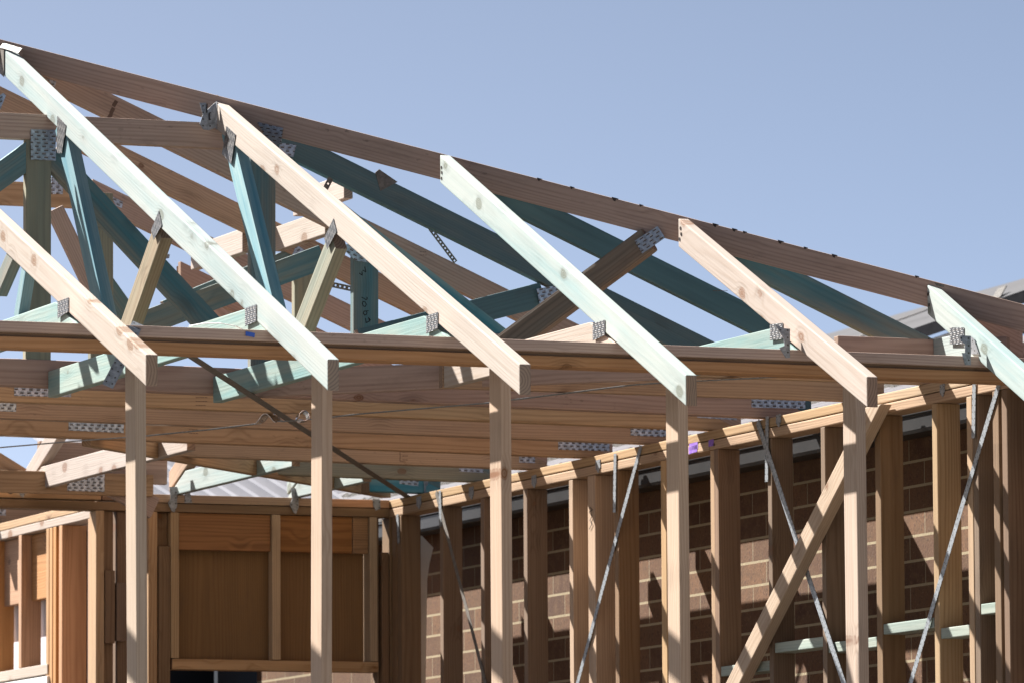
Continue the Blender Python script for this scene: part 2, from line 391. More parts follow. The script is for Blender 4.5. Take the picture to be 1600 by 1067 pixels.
# ------------------------------------------------------------------ front jack trusses
RX = [-1.449, -.824, -.22, .354, .986, 1.642]
RM = [PALE, MINT, PALE, MINT, PALE, MINT]
RLAB = ['pale jack truss at the far left, its upper end cut off by the picture edge',
        'longest mint green jack truss, rising to the top left corner of the roof',
        'pale jack truss hung from a metal hanger on the brown hip beam',
        'mint green jack truss in the middle, meeting the hip beam under open sky',
        'pale jack truss above the diagonal timber brace at the right',
        'short mint green jack truss at the right edge with a dark angle bracket']
low = [((-290, 112), (228, 603)), ((6, 118.5), (512, 610)), ((336.5, 201), (812, 617)), ((687.5, 286), (1072, 634)), ((1060, 386), (1355, 636)), ((1449, 491), (1655, 676))]
chord_end = [(-235, 566), (65, 575), (330, 566), (677, 572), None, None]
cback = [2.285, 2.285, 2.285, 1.527, .897, .347]
CM = [TEALM, TEALM, TEALM, PALE, TEALM, MINT]
heel = [((91, 472), (108, 465), (108, 487), (91, 498)), ((384, 482), (401.5, 476), (401.5, 502), (384, 510)), ((667, 494), (685, 488), (685, 513), (667, 522)),
        ((927, 506), (946, 500), (946, 524), (927, 532)), ((1204, 507), (1224, 505), (1224, 529), (1204, 532)), ((1485, 512), (1507, 512), (1507, 538), (1485, 538))]
jacks = []
for i, x in enumerate(RX):
    t = thing('jack_truss', (x, 0, ZB), RLAB[i], 'roof truss', 'front jack trusses'); jacks.append(t)
    a, b = low[i]
    board('rafter', t, RM[i], 'x', x, a, b, .088, .038, ('plumb', 'plumb'), 'lo', .004)
    zt = ZB+.09
    tip = .0 if i else .0
    yb = cback[i]
    # bottom chord: level timber whose toe is cut to the slope of the rafter
    m = .43 if i < 4 else .46
    prism('bottom_chord', t, CM[i], [(x+.004, yb, ZB+.001), (x+.004, yb, zt+.002), (x+.004, (zt-ZB)/m+.012, zt), (x+.004, .012, ZB+.001)], (1, 0, 0), .035, X=V((0, -1, 0)))
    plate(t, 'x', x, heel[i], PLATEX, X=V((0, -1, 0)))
# webs of the second and third jack trusses
t = jacks[1]; x = RX[1]
board('web', t, BLUE, 'x', x, (84, 205), (160, 560), .092, .042, side='lo', inset=.005)
board('web', t, BRWEB, 'x', x, (241, 343), (170, 548), .088, .042, side='lo', inset=.006)
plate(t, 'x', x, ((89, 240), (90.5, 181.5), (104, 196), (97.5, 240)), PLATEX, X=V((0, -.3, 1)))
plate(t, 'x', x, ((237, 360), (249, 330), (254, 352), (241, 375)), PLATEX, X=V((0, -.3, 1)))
t = jacks[2]; x = RX[2]
board('web', t, BLUE, 'x', x, (344, 212), (428, 560), .092, .042, side='lo', inset=.005)
board('web', t, OLIVE, 'x', x, (513, 359), (435, 560), .088, .042, side='lo', inset=.006)
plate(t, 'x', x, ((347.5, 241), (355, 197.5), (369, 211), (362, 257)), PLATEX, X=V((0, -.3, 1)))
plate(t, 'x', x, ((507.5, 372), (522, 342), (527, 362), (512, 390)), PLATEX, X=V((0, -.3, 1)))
t = jacks[0]; x = RX[0]
board('web', t, BLUE, 'x', x, (36, 385), (19, 492), .05, .035, side='lo', inset=.005)
board('web', t, DTEAL, 'x', x, (14, 380), (-12, 440), .06, .035, side='lo', inset=.006)
# hanger at the top of the third truss, angle brackets at the heels of the last two
t = jacks[2]
plate(t, 'y', 2.215, ((312, 161), (322, 161), (324, 172), (337, 160), (337, 200), (326, 204), (318, 203), (312, 194), (317, 180)), BRKT, 'joist_hanger', .003, 0, X=V((1, 0, 0)))
strokes('hanger_slot', t, INK, 'y', 2.212, [[(323.5, 163), (323, 176)], [(327, 178), (327, 188)]], .004)
plate(t, 'x', RX[2], ((336.6, 160), (339.6, 159), (339.6, 203), (336.6, 201)), BRKT, 'joist_hanger', .002, .0015)
for i, pts in ((4, ((1211, 507), (1224, 513), (1234.5, 514), (1234.5, 559), (1228, 559), (1218, 543), (1226, 540), (1225, 529))),
               (5, ((1500, 524), (1517, 525), (1517, 570), (1508, 570), (1503, 551), (1508, 551), (1508, 538), (1501, 533)))):
    plate(jacks[i], 'y', -.006, pts, BRKT, 'angle_bracket', .003, 0, X=V((1, 0, 0)))
plate(jacks[5], 'x', RX[5]+.0, ((1517.5, 525), (1524, 530), (1531.5, 553), (1518, 553)), BRKT, 'angle_bracket', .002, .004)
nails(jacks[3], 'x', RX[3], [(690, 262), (690.5, 270), (690, 279)], .005)
nails(jacks[4], 'x', RX[4], [(1063.5, 357), (1064.5, 366), (1062, 374)], .006)
nails(jacks[5], 'x', RX[5], [(1450.5, 460), (1452, 477), (1451.5, 531), (1452, 544)], .006)
# metal strap lapped over the apex
plate(jacks[1], 'x', RX[1], ((1, 77), (7.5, 79), (7.5, 121), (1, 115)), GALVD, 'apex_strap', .002, .004)
ribbon('apex_strap', jacks[1], GALVD, [at((-6, 71), 'x', RX[1]), at((7, 74), 'x', RX[1]) + V((.0, 0, .004)), at((19, 79), 'x', RX[1]) + V((.03, 0, .0))], (0, -.9, -.4), .022, .002)
# unseen neighbours of the same truss row, left of the frame, so that the light falls as it does
for k, x in enumerate((-2.06, -2.66, -3.26)):
    run = [2.28, 1.55, .95][k]
    t = thing('jack_truss', (x, 0, ZB), 'pale jack truss left of the picture', 'roof truss', 'front jack trusses')
    prism('rafter', t, PALE, [(x, run+.1, ZB+.43*run+.043), (x, run+.1, ZB+.43*run+.14), (x, -.6, ZB-.258+.097), (x, -.6, ZB-.258)], (1, 0, 0), .042, X=V((0, -1, -.4)))
    prism('bottom_chord', t, MINT, [(x+.004, run, ZB+.001), (x+.004, run, ZB+.09), (x+.004, .22, ZB+.09), (x+.004, .012, ZB+.001)], (1, 0, 0), .035, X=V((0, -1, 0)))

# ------------------------------------------------------------------ hip trusses
t = thing('hip_truss', (1.9, .1, ZB), 'long brown hip beam sloping from the top left to the right edge against the sky', 'roof truss')
board('top_chord', t, DBROWN, 'h', 2.03, (.03-1.0, 3.0, 5.05), (2.49, -.46, 4.945-.4217*(2.46+.758)), .088, .042, ('plumb', 'plumb'))
prism('bottom_chord', t, DBROWN, [(-.2, 2.23, ZB+.012), (1.84, .19, ZB+.002), (1.84, .19, ZB+.092), (-.2, 2.23, ZB+.102)], (1, 1, 0), .035, X=V((1, -1, 0)))
board('web', t, HWEB, 'h', 2.0, (770, 527), (1001, 356), .09, .05, (None, None), bev=.012)
plate(t, 'h', 2.0, ((992, 377), (1028, 354), (1040, 372), (1004, 397)), proud=.004)
plate(t, 'h', 2.03, ((402, 191), (443, 201), (440, 223), (425, 231)), proud=.004, X=V((1, -1, -.3)))
nl = []
for px in (842, 893, 960, 1001, 1117, 1147, 1163, 1219, 1258, 1303, 1432):
    P = at_hip((px, 100 + (px-40)*.2585), 2.03); P.z = 4.945 - .4217*(P.x-.03+.758) + .0; nl.append(P)
for P in nl:
    w = random.uniform(.004, .012); d = V((1, -1, -.42*1.0)).normalized(); n = V((1, 1, 0)).normalized()
    join_prisms('bent_nail', t, NAILM, [[P-n*.002-d*w+V((0, 0, .004)), P-n*.002+d*w+V((0, 0, .004)), P-n*.002+d*w*.4-V((0, 0, w)), P-n*.002-d*w*.5-V((0, 0, w*.7))]], n, .02)
plate(t, 'h', 2.03, ((1461, 443), (1475, 446), (1475, 449), (1463, 447)), GALVD, 'edge_strap', .045, .002)

t = thing('hip_truss', (1.9, 6.1, ZB), 'rear hip truss, its brown chord running low across to the back wall corner', 'roof truss')
prism('bottom_chord', t, BROWN, [(-.1, 4.04, ZB+.002), (1.84, 5.98, ZB+.002), (1.84, 5.98, ZB+.088), (-.1, 4.04, ZB+.088)], (-1, 1, 0), .04, X=V((1, 1, 0)))
prism('top_chord', t, DBROWN, [(.47, 4.61, zr(.47)-.1), (1.93, 6.07, zr(1.93)-.1), (1.93, 6.07, zr(1.93)), (.47, 4.61, zr(.47))], (-1, 1, 0), .04, X=V((1, 1, -.42)))

# ------------------------------------------------------------------ main trusses (along the building)
def main_truss(y, label, xl, xh, chord_mat, raf_mat, flat=None, end_px=None, cz=.09, th=.035, xr=2.0, left=False, flat_mat=None, dz=0, up=.026):
    t = thing('roof_truss', (xl if xl > -3 else -.9, y, ZB), label, 'roof truss', 'trusses spanning the ceiling')
    if end_px: xr = at((end_px, 650), 'y', y).x
    cam_ = lambda x: .008 + max(0, up*(1 - abs(x+.92)/2.9))
    xs = sorted({xl, xr} | ({-.92} if xl < -.92 else set()))
    prism('bottom_chord', t, chord_mat, [(x, y, ZB+.001+cam_(x)) for x in xs] + [(x, y, ZB+.001+cz+cam_(x)) for x in xs[::-1]], (0, 1, 0), .06, X=V((1, 0, 0)), bev=.006)
    # sloping top chord on the right
    xe = xr + .0
    d = .088/math.cos(math.atan(.425))
    prism('top_chord', t, raf_mat, [(xh, y-.001, zr(xh)-d+dz), (xe, y-.001, zr(xe)-d+dz), (xe, y-.001, zr(xe)+dz), (xh, y-.001, zr(xh)+dz)], (0, 1, 0), th, X=V((1, 0, -.425)))
    if flat:
        box('flat_chord', t, flat_mat or raf_mat, (-1.84-flat[1], flat[1]), (y+.002, y+th), (flat[0]-.09, flat[0]))
    if left:
        xm = -1.84-xh
        prism('top_chord', t, raf_mat, [(xm, y, zr(xh)-d), (xm, y, zr(xh)), (-3.85, y, zr(2.01)), (-3.85, y, zr(2.01)-d)], (0, 1, 0), th, X=V((1, 0, .425)))
    return t
TY = [2.165, 2.79, 3.385, 4.02, 4.58]
g1 = main_truss(2.29, 'front girder truss with brown flat top chord, dark teal sloping chord and crossing webs', -3.85, -.2, DBROWN, CTEAL, (4.64, -.13), 1268, .095, .042, left=True, flat_mat=DBROWN, dz=.035, up=.03)
g2 = main_truss(2.79, 'brown truss behind the girder, a number hand-written on its teal upright', -3.85, -.78, BROWN, DBROWN, None, 1158, left=True)
g3 = main_truss(3.385, 'third brown truss back from the girder, sloping chord seen through the middle gap', -3.85, -.74, BROWN, BROWN, None, 1047, left=True)
g4 = main_truss(4.02, 'rear girder truss, low brown flat top chord behind the left uprights', -3.85, -.10, BROWN, DBROWN, (4.64, -.10), 957, left=True, flat_mat=BROWN)
y = 2.29
# girder webs
box('web', g1, OLIVE, (-.898, -.806), (y+.006, y+.041), (ZB+.1, 4.55), 'z')
box('web', g1, DTEAL, (-.072, .022), (y+.006, y+.041), (ZB+.1, 4.56), 'z')
board('web', g1, DTEAL, 'y', y, (-60, 295), (47, 218), .088, .035, side='up', inset=.008)
board('web', g1, DTEAL, 'y', y, (95, 227), (350, 501), .088, .035, side='up', inset=.01)
board('web', g1, BLUE, 'y', y, (446, 247), (808, 526), .062, .035, side='up', inset=.006)
board('web', g1, CTEAL, 'y', y, (560, 514), (846, 441), .088, .035, side='up', inset=.011)
plate(g1, 'y', y, ((47.5, 203), (87, 204), (87, 252), (48, 250)), X=V((1, 0, 0)))
plate(g1, 'y', y, ((438, 224), (463, 227), (458, 246), (432, 240)), X=V((1, 0, 0)))
plate(g1, 'y', y, ((838, 452), (866, 447), (880, 460), (843, 476)), X=V((1, 0, .25)))
plate(g1, 'y', y, ((755, 520), (838, 524), (838, 545), (755, 541)), X=V((1, 0, 0)))
plate(g1, 'y', y, ((586, 270), (592, 265), (621, 285), (594, 299)), GALVD, 'strap_end', .002, .003, X=V((1, 0, 0)))
plate(g1, 'y', y, ((1174, 615), (1258, 618), (1258, 638), (1174, 636)), X=V((1, 0, 0)))
plate(g1, 'y', y, ((-60, 186), (5, 146), (9, 150), (0, 172)), X=V((1, 0, .6)))
stamp(g1, 'y', y, 1113, 582, 36, 24)
# second truss
y = 2.79
zlo = lambda yy: ZB+.09
board('web', g2, DTEAL, 'y', y, (553, 398), (553, 540), .097, .035, side='lo', inset=.004)
plate(g2, 'y', y, ((531, 386), (545, 381), (585, 412), (556, 408)), X=V((1, 0, -.4)))
board('web', g2, DTEAL, 'y', y, (205, 493), (500, 383), .088, .035, side='up', inset=.007)
board('web', g2, OLIVE, 'y', y, (143, 300), (143, 560), .085, .035, side='lo', inset=.009)
board('web', g2, DBROWN, 'y', y, (100, 320), (196, 520), .06, .035, side='up', inset=.011)
for ln in ([
    [(565, 465), (568.5, 466.6), (572, 469), (573.6, 467.5), (573.2, 464.8)],
    [(572.5, 476), (570.5, 479.5), (567.5, 478.5), (566, 474.5), (567.2, 471.5), (570, 472), (572.5, 476)],
    [(575.5, 486), (568.5, 486.8), (567.6, 490), (569.5, 492.8), (572, 492.2), (573.2, 489.5), (572.4, 487)],
    [(571, 498), (572, 504.5), (577.5, 502), (575.6, 496.8), (578.8, 500.6)],
    [(561.5, 427.5), (566, 430.4), (565.4, 425.3)], [(569.8, 417.5), (571.6, 425.2), (567, 423)]]):
    strokes('written_mark', g2, INK, 'y', y+.004, [ln], .0032)
stamp(g2, 'y', y, 652, 391, 18, 10, 2, False)
strokes('ink_marks', g2, INKB, 'y', y-.001, [[(181, 160), (178, 165)], [(176.5, 171), (174, 176)], [(173, 180), (170, 185)]], .014)
plate(g2, 'y', y, ((78, 129), (73, 124), (88, 128), (85, 137)), X=V((1, 0, 0)))
plate(g2, 'y', y, ((22, 604), (111, 606), (111, 620), (22, 618)), X=V((1, 0, 0)))
plate(g2, 'y', y, ((1089, 640), (1151, 642), (1151, 656), (1089, 652)), X=V((1, 0, 0)))
stamp(g2, 'y', y, 302, 617, 22, 18, 3, False)
# third and fourth
y = 3.385
board('web', g3, DTEAL, 'y', y, (255, 470), (460, 386), .088, .035, side='up', inset=.007)
board('web', g3, OLIVE, 'y', y, (461, 400), (461, 570), .085, .035, side='lo', inset=.004)
plate(g3, 'y', y, ((455, 402), (463, 383), (478, 393), (456, 402.5)), X=V((1, 0, .3)))
plate(g3, 'y', y, ((-20, 628), (25, 629.5), (25, 643), (-20, 641)), X=V((1, 0, 0)))
plate(g3, 'y', y, ((985, 665), (1043, 667), (1043, 682), (985, 680)), X=V((1, 0, 0)))
stamp(g3, 'y', y, 796, 626, 17, 18, 3, False)
y = 4.02
board('web', g4, DTEAL, 'y', y, (150, 395), (225, 500), .07, .035, side='up', inset=.006)
plate(g4, 'y', y, ((80, 277), (98, 277), (98, 304), (80, 304)), X=V((1, 0, 0)))
plate(g4, 'y', y, ((174, 307), (192, 316), (190, 326), (181, 322)), X=V((1, 0, -.4)))
plate(g4, 'y', y, ((107, 658), (193, 662), (193, 676), (107, 672)), X=V((1, 0, 0)))
plate(g4, 'y', y, ((872, 686), (952, 689), (952, 704), (872, 702)), X=V((1, 0, 0)))
stamp(g4, 'y', y, 690, 655, 27, 14, 3, False); stamp(g4, 'y', y, 292, 667, 18, 12, 2, False)
# truss with the short left end
y = 4.58
g5 = main_truss(4.58, 'brown truss chord with a sooty left end just above the corrugated roof', at((243, 700), 'y', y).x, .44, BROWN, DBROWN, None, 855)
plate(g5, 'y', y, ((811, 711), (836, 712), (836, 723), (811, 722)), X=V((1, 0, 0)))
plate(g5, 'y', y, ((252, 396), (265, 398), (264, 404), (252, 406)), BRKT, 'apex_plate', .003, .004)
box('end_block', g5, STUDD, (at((243, 700), 'y', y).x, at((258, 700), 'y', y).x), (y-.03, y-.001), (ZB+.002, ZB+.085), 'z')
strokes('soot_mark', g5, INK, 'y', y, [[(262, 694), (269, 694)], [(265, 697), (271, 697)]], .012)
stamp(g5, 'y', y, 625, 702, 14, 18, 3, True)
y = 5.2; xs = at((408, 720), 'y', y).x
g6 = main_truss(5.2, 'short greenish truss chord hung under the brown chords, near the rear wall', xs, 1.06, OLIVE, DTEAL, None, 768)
plate(g6, 'y', y, ((717, 728), (755, 729.5), (755, 738), (717, 736)), X=V((1, 0, 0)))
y = 5.8; xs = at((556, 745), 'y', y).x
g7 = main_truss(5.8, 'shortest dark teal truss chord at the far corner of the back wall', xs, 1.66, BLUE, DTEAL, None, 688)
plate(g7, 'y', y, ((623, 748), (654, 750.5), (653, 759), (624, 755)), X=V((1, 0, 0)))
plate(g7, 'y', y, ((661, 749), (668, 749), (668, 757), (665, 759), (665, 772), (662, 772), (662, 760)), BRKT, 'tie_bracket', .002, .006)
box('end_block', g7, STUDD, (xs-.005, xs+.05), (y-.03, y-.001), (ZB+.0, ZB+.085), 'z')
# short side jacks in front of the girder
def side_jack(y, xl, xh, label, rm, cm, end_px=None):
    t = thing('side_jack_truss', (xl, y, ZB), label, 'roof truss', 'side jack trusses under the hip beam')
    xr = at((end_px, 630), 'y', y).x if end_px else 2.0
    box('bottom_chord', t, cm, (xl, xr), (y, y+.035), (ZB+.001, ZB+.092))
    d = .088/math.cos(math.atan(.425))
    prism('top_chord', t, rm, [(xh, y-.001, zr(xh)-d), (1.98, y-.001, zr(1.98)-d), (1.98, y-.001, zr(1.98)), (xh, y-.001, zr(xh))], (0, 1, 0), .035, X=V((1, 0, -.425)))
    return t
s1 = side_jack(1.53, .354, .50, 'dark teal side jack truss crossing behind the diagonal brown web', CTEAL, BROWN, 1382)
s2 = side_jack(.90, .986, 1.13, 'dark teal side jack truss in the open gap right of the fifth rafter', DTEAL, BROWN)
s3 = side_jack(.35, 1.3, 1.70, 'smallest side jack, a dark brown chord behind the last rafter', DBROWN, DBROWN)
stamp(s1, 'y', 1.53, 1110, 453, 30, 3, 1, False)

# ------------------------------------------------------------------ rear jack trusses
RL = ['rear jack truss with a sunlit pale end beside a dark bracket, low at the left',
      'rear jack truss with a mint green sunlit patch, in front of the corrugated roof',
      'rear jack truss whose pale mint tip pokes up behind the second post']
for i, (x, cm, rm, hp) in enumerate(((.30, PALE, PALE, (40, 745)), (.92, MINT, BROWN, (276, 768)), (1.44, MINT, MINT, (466, 770)))):
    t = thing('rear_jack_truss', (x, 6.1, ZB), RL[i], 'roof truss', 'rear jack trusses')
    yb = (4.1, 4.65, 5.24)[i]
    prism('bottom_chord', t, cm, [(x+.003, 6.15, ZB+.001), (x+.003, yb, ZB+.001), (x+.003, yb, ZB+.09), (x+.003, 5.95, ZB+.09), (x+.003, 6.15, ZB+.01)], (1, 0, 0), .035, X=V((0, -1, 0)))
    run = (.75, .5, .35)[i]
    prism('rafter', t, rm, [(x, 6.155, ZB+.02), (x, 6.15-run, ZB+.425*run), (x, 6.15-run, ZB+.425*run+.097), (x, 6.155, ZB+.1)], (1, 0, 0), .042, X=V((0, -1, .425)))
    q = hp
    plate(t, 'y', 6.06, ((q[0]-12, q[1]-8), (q[0]+0, q[1]-8), (q[0]+0, q[1]+22), (q[0]-4, q[1]+32), (q[0]-8, q[1]+30), (q[0]-14, q[1]+18), (q[0]-10, q[1]+10)), BRKT, 'angle_bracket', .003, .006, X=V((1, 0, 0)))
t = thing('rear_jack_truss', (-.25, 6.1, ZB), 'brown timber rising behind a wide nail plate, beside the first post', 'roof truss')
board('bottom_chord', t, BROWN, 'y', 5.9, (-10, 733), (240, 741), .09, .035)
plate(t, 'y', 5.9, ((105, 750), (163, 738), (163, 768), (105, 766)), X=V((1, 0, 0)))
board('web', t, BROWN, 'y', 5.95, (0, 706), (42, 732), .12, .035)
board('web', t, DBROWN, 'y', 5.98, (62, 688), (262, 696), .16, .035)
board('web', t, DBROWN, 'y', 5.93, (165, 733), (250, 778), .09, .035)

t = thing('roof_truss', (.8, 7.9, ZB), 'brown chord of the rear room with a small nail plate, at the left edge', 'roof truss')
board('bottom_chord', t, BROWN, 'y', 7.9, (-40, 781), (165, 790), .13, .04)
plate(t, 'y', 7.9, ((-10, 794), (9, 794), (9, 805), (-10, 805)), X=V((1, 0, 0)))
# ------------------------------------------------------------------ blocking pieces
for (x, y0, y1, q0, q1, lab, m) in ((.40, 2.826, 3.383, (431, 346), (507, 328), 'sunlit pale block between two sloping chords, under the third rafter', PALE),
                                 (.29, 3.421, 4.018, (331, 368), (378, 357), 'sunlit pale block with a dark metal strip, behind the blue web', PALE),
                                 (.475, 2.83, 3.38, (480, 285), (540, 271), 'small pale block under the teal sloping chord near the top', PALE)):
    z = at(q1, 'x', x).z
    pts = [(x, y1, z-.09), (x, y1, z), (x, y0, z), (x, y0, z-.09)]
    o = prism('timber_block', None, m, pts, (1, 0, 0), .035, X=V((0, -1, 0)))
    tag(o, lab, 'timber block')
# ------------------------------------------------------------------ front wall frame
t = thing('front_wall_frame', (0, 0, .95), 'front wall frame of five slim posts under a doubled brown beam', 'wall frame')
box('top_plate', t, DBROWN, (-3.9, 1.96), (-.004, .088), (ZB-.035, ZB), 'x', .004)
box('top_plate', t, ORANGE, (-3.9, 1.96), (0, .09), (ZB-.082, ZB-.047), 'x', .004)
box('packer', t, STUDD, (-3.9, 1.95), (.012, .09), (ZB-.047, ZB-.035), 'x', 0)
for xc, lean in ((-1.256, .012), (-.640, -.008), (-.039, .003), (.571, .003), (1.198, .003)):
    a = V((xc, 0, ZB-.083)); 
    k = 2.6
    dx = lean*k/1.0*.6
    o = prism('stud', t, POST, [(xc, .002, ZB-.083), (xc+.036, .002, ZB-.083), (xc+.036+dx, .002, .95), (xc+dx, .002, .95)], (0, 1, 0), .1, X=V((0, 0, 1)), bev=.004)
box('bottom_plate', t, STUD, (-3.9, 1.86), (0, .09), (.905, .948), 'x')
for xc in (-1.87, -2.48, -3.1):
    box('stud', t, STUD, (xc, xc+.036), (.002, .09), (.95, ZB-.083), 'z')

# ------------------------------------------------------------------ right wall frame
t = thing('right_wall_frame', (1.9, 3, .95), 'long right wall frame of close studs in front of the brick wall', 'wall frame')
W = t
X0 = 1.87
box('top_plate', t, STUD, (X0, X0+.09), (1.43, 6.15), (ZB-.034, ZB), 'y', .004)
box('top_plate', t, STUD, (X0, X0+.09), (.092, 1.425), (ZB-.034, ZB), 'y', .004)
box('top_plate', t, STUD, (X0, X0+.09), (.092, 2.72), (ZB-.072, ZB-.037), 'y', .004)
box('top_plate', t, STUD, (X0, X0+.09), (2.725, 6.15), (ZB-.072, ZB-.037), 'y', .004)
zt = ZB-.073
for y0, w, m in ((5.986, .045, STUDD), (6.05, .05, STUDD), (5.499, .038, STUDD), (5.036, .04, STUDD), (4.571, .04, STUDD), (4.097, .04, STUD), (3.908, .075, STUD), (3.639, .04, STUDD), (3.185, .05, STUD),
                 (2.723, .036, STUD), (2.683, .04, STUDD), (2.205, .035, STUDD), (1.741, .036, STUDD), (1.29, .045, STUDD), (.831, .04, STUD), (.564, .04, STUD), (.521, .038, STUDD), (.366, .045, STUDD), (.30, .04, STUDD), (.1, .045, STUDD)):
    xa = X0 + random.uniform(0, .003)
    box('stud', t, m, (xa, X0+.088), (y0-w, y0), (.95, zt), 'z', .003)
for y0, y1, z in ((2.16, 1.745, 2.80), (1.70, 1.30, 2.775), (1.245, .84, 2.815), (.79, .57, 2.775), (.48, .37, 2.838), (2.68, 2.21, 2.74)):
    box('nogging', t, GREYG, (X0+.004, X0+.086), (y1, y0), (z, z+.036), 'y')
# steel straps of the right wall
def wall_strap(q0, q1, w=.024, dx=.0, kink=None, mat=None):
    A = at(q0, 'x', X0-.003-dx); B = at(q1, 'x', X0-.003-dx)
    pts = [A, B] if not kink else [A] + [at(k, 'x', X0-.003-dx-(.01 if i % 2 else 0)) for i, k in enumerate(kink)] + [B]
    d = (B-A).normalized()
    return pts, V((1, 0, 0)).cross(d), w, mat or GALV
SL = [((1184, 658), (1240, 830), None, (1325, 1085), 'galvanised brace strap crossing behind the diagonal timber brace'),
      ((1001, 697), (965, 830), None, (898, 1082), 'galvanised brace strap sloping down to the left between the middle studs'),
      ((1561, 598), (1500, 800), None, (1418, 1082), 'galvanised brace strap at the right edge, sloping down left past the noggings'),
      ((681, 768), (716, 902), (730, 955), (763, 1085), 'twisted dark brace strap at the far end of the right wall')]
for i, (a, b, c, d, lab) in enumerate(SL):
    pts = [at(q, 'x', X0-.004) for q in (a, b, c, d) if q]
    o = ribbon('brace_strap', None, GALV if i < 3 else GALVD, pts, V((1, 0, 0)).cross(pts[-1]-pts[0]), .026 if i else .03, .0014)
    tag(o, lab, 'steel strap', 'brace straps on the right wall')
for i, (a, b, bend) in enumerate((((1199, 650), (1198, 752), 0), ((1522.5, 597), (1521, 684), 0), ((961.5, 708), (960, 800), 0), ((687.5, 766), (688.5, 822), 0), ((621, 803), (623, 848), 0))):
    A = at(a, 'x', X0-.003); B = at(b, 'x', X0-.003)
    ribbon('tie_strap', W, GALV, [A, B], (0, 1, 0), .026, .0014)
for q in ((1217, 650), (935, 721), (737, 763), (1473, 603), (835, 745), (655, 778)):
    plate(W, 'x', X0, ((q[0]-3.5, q[1]-2), (q[0]+3.5, q[1]-4), (q[0]+4, q[1]+8), (q[0]+1, q[1]+17), (q[0]-3.5, q[1]+11)), BRKT, 'tie_bracket', .002, .003, X=V((0, -1, 0)))
strokes('purple_paint', W, PURP, 'x', X0, [[(1078, 703), (1088, 700)], [(1079, 698), (1089, 695.5)]], .026)
strokes('purple_paint', W, PURP, 'x', X0, [[(1109, 692), (1114, 691)]], .024)
nails(W, 'x', X0, [(1116, 694)], .006)
strokes('pencil_scribble', W, INK, 'x', X0, [[(922, 792), (926, 796), (921, 799), (925, 806), (922, 812), (925, 818), (921, 826)]], .003)

# diagonal timber brace leaning on the right wall
o = board('diagonal_brace', None, POST, 'x', X0-.05, (1351, 636), (1127, 1080), .078, .044, ('level', None), side='lo', bev=.004)
tag(o, 'diagonal pale timber brace striped by shadows, sloping down left from the fifth rafter', 'timber brace')

# ------------------------------------------------------------------ back wall frame
YB = 6.07
t = thing('back_wall_frame', (1, YB, .95), 'back wall frame with dark sheet panels between its studs', 'wall frame')
def bx(p): return at((p, 900), 'y', YB).x
box('top_plate', t, BROWN, (bx(-60), bx(158)), (YB, YB+.09), (ZB-.03, ZB+.004), 'x')
box('top_plate', t, STUDD, (bx(160), bx(204)), (YB+.005, YB+.09), (ZB-.03, ZB+.002), 'x')
box('top_plate', t, STUD, (bx(228), bx(514)), (YB, YB+.09), (ZB-.034, ZB), 'x')
box('top_plate', t, ORANGE, (bx(516), X0-.002), (YB, YB+.09), (ZB-.034, ZB), 'x')
box('top_plate', t, STUDD, (bx(-60), X0-.002), (YB, YB+.09), (ZB-.072, ZB-.037), 'x')
zt = ZB-.073
for a, b, m, z0, z1, dy, dep in ((150, 163, STUD, .95, zt, 0, .09), (164, 181, STUDD, .95, zt, .035, .055), (187, 204, STUDD, .95, zt, .035, .055),
                        (232, 246, STUD, .95, zt, 0, .09), (248, 266, STUDD, .95, 3.435, .0, .09), (267, 280, STUD, 2.972, zt, 0, .09),
                        (425, 438, STUD, 2.972, zt, -.004, .05), (578, 590, STUD, 2.972, zt, 0, .09), (592, 596, STUDD, .95, zt, .03, .05), (596.5, 608, STUDD, .95, 3.43, 0, .09), (609, 621.5, STUDD, .95, zt, 0, .09)):
    box('stud', t, m, (bx(a), bx(b)), (YB+dy, YB+dy+dep), (z0, z1), 'z')
box('offcut_block', t, STUDD, (bx(164.5), bx(180)), (YB, YB+.034), (3.03, 3.33), 'z')
box('offcut_block', t, STUDD, (bx(182), bx(197)), (YB-.004, YB+.034), (3.04, 3.28), 'z')
zl = at((300, 858), 'y', YB).z
for a, b in ((281, 424), (439, 552), (553, 577)):
    box('lintel', t, LINT, (bx(a), bx(b)), (YB+.012, YB+.047), (zl, zt-.001), 'x')
for a, b in ((281, 430), (431, 577)):
    box('bracing_sheet', t, PLY, (bx(a), bx(b)), (YB+.07, YB+.08), (2.96, zl+.1), 'z', 0)
box('block', t, STUDD, (bx(247), bx(266)), (YB+.04, YB+.085), (3.437, zt-.001), 'z')
box('rail', t, STUD, (bx(269), bx(591)), (YB, YB+.09), (2.927, 2.97), 'x')
strokes('ink_number', t, INK, 'y', YB, [[(268, 774.5), (272, 774), (272, 777.5), (269, 777)], [(272, 777.5), (276, 777), (276.5, 773.5), (273, 773)]], .006)
plate(t, 'y', YB, ((582, 779), (594, 780), (594, 794), (587, 797), (583, 790)), BRKT, 'tie_bracket', .002, .003, X=V((1, 0, 0)))
plate(t, 'y', YB, ((289, 770), (297, 770), (300, 785), (288, 785)), BRKT, 'tie_bracket', .002, .003, X=V((1, 0, 0)))

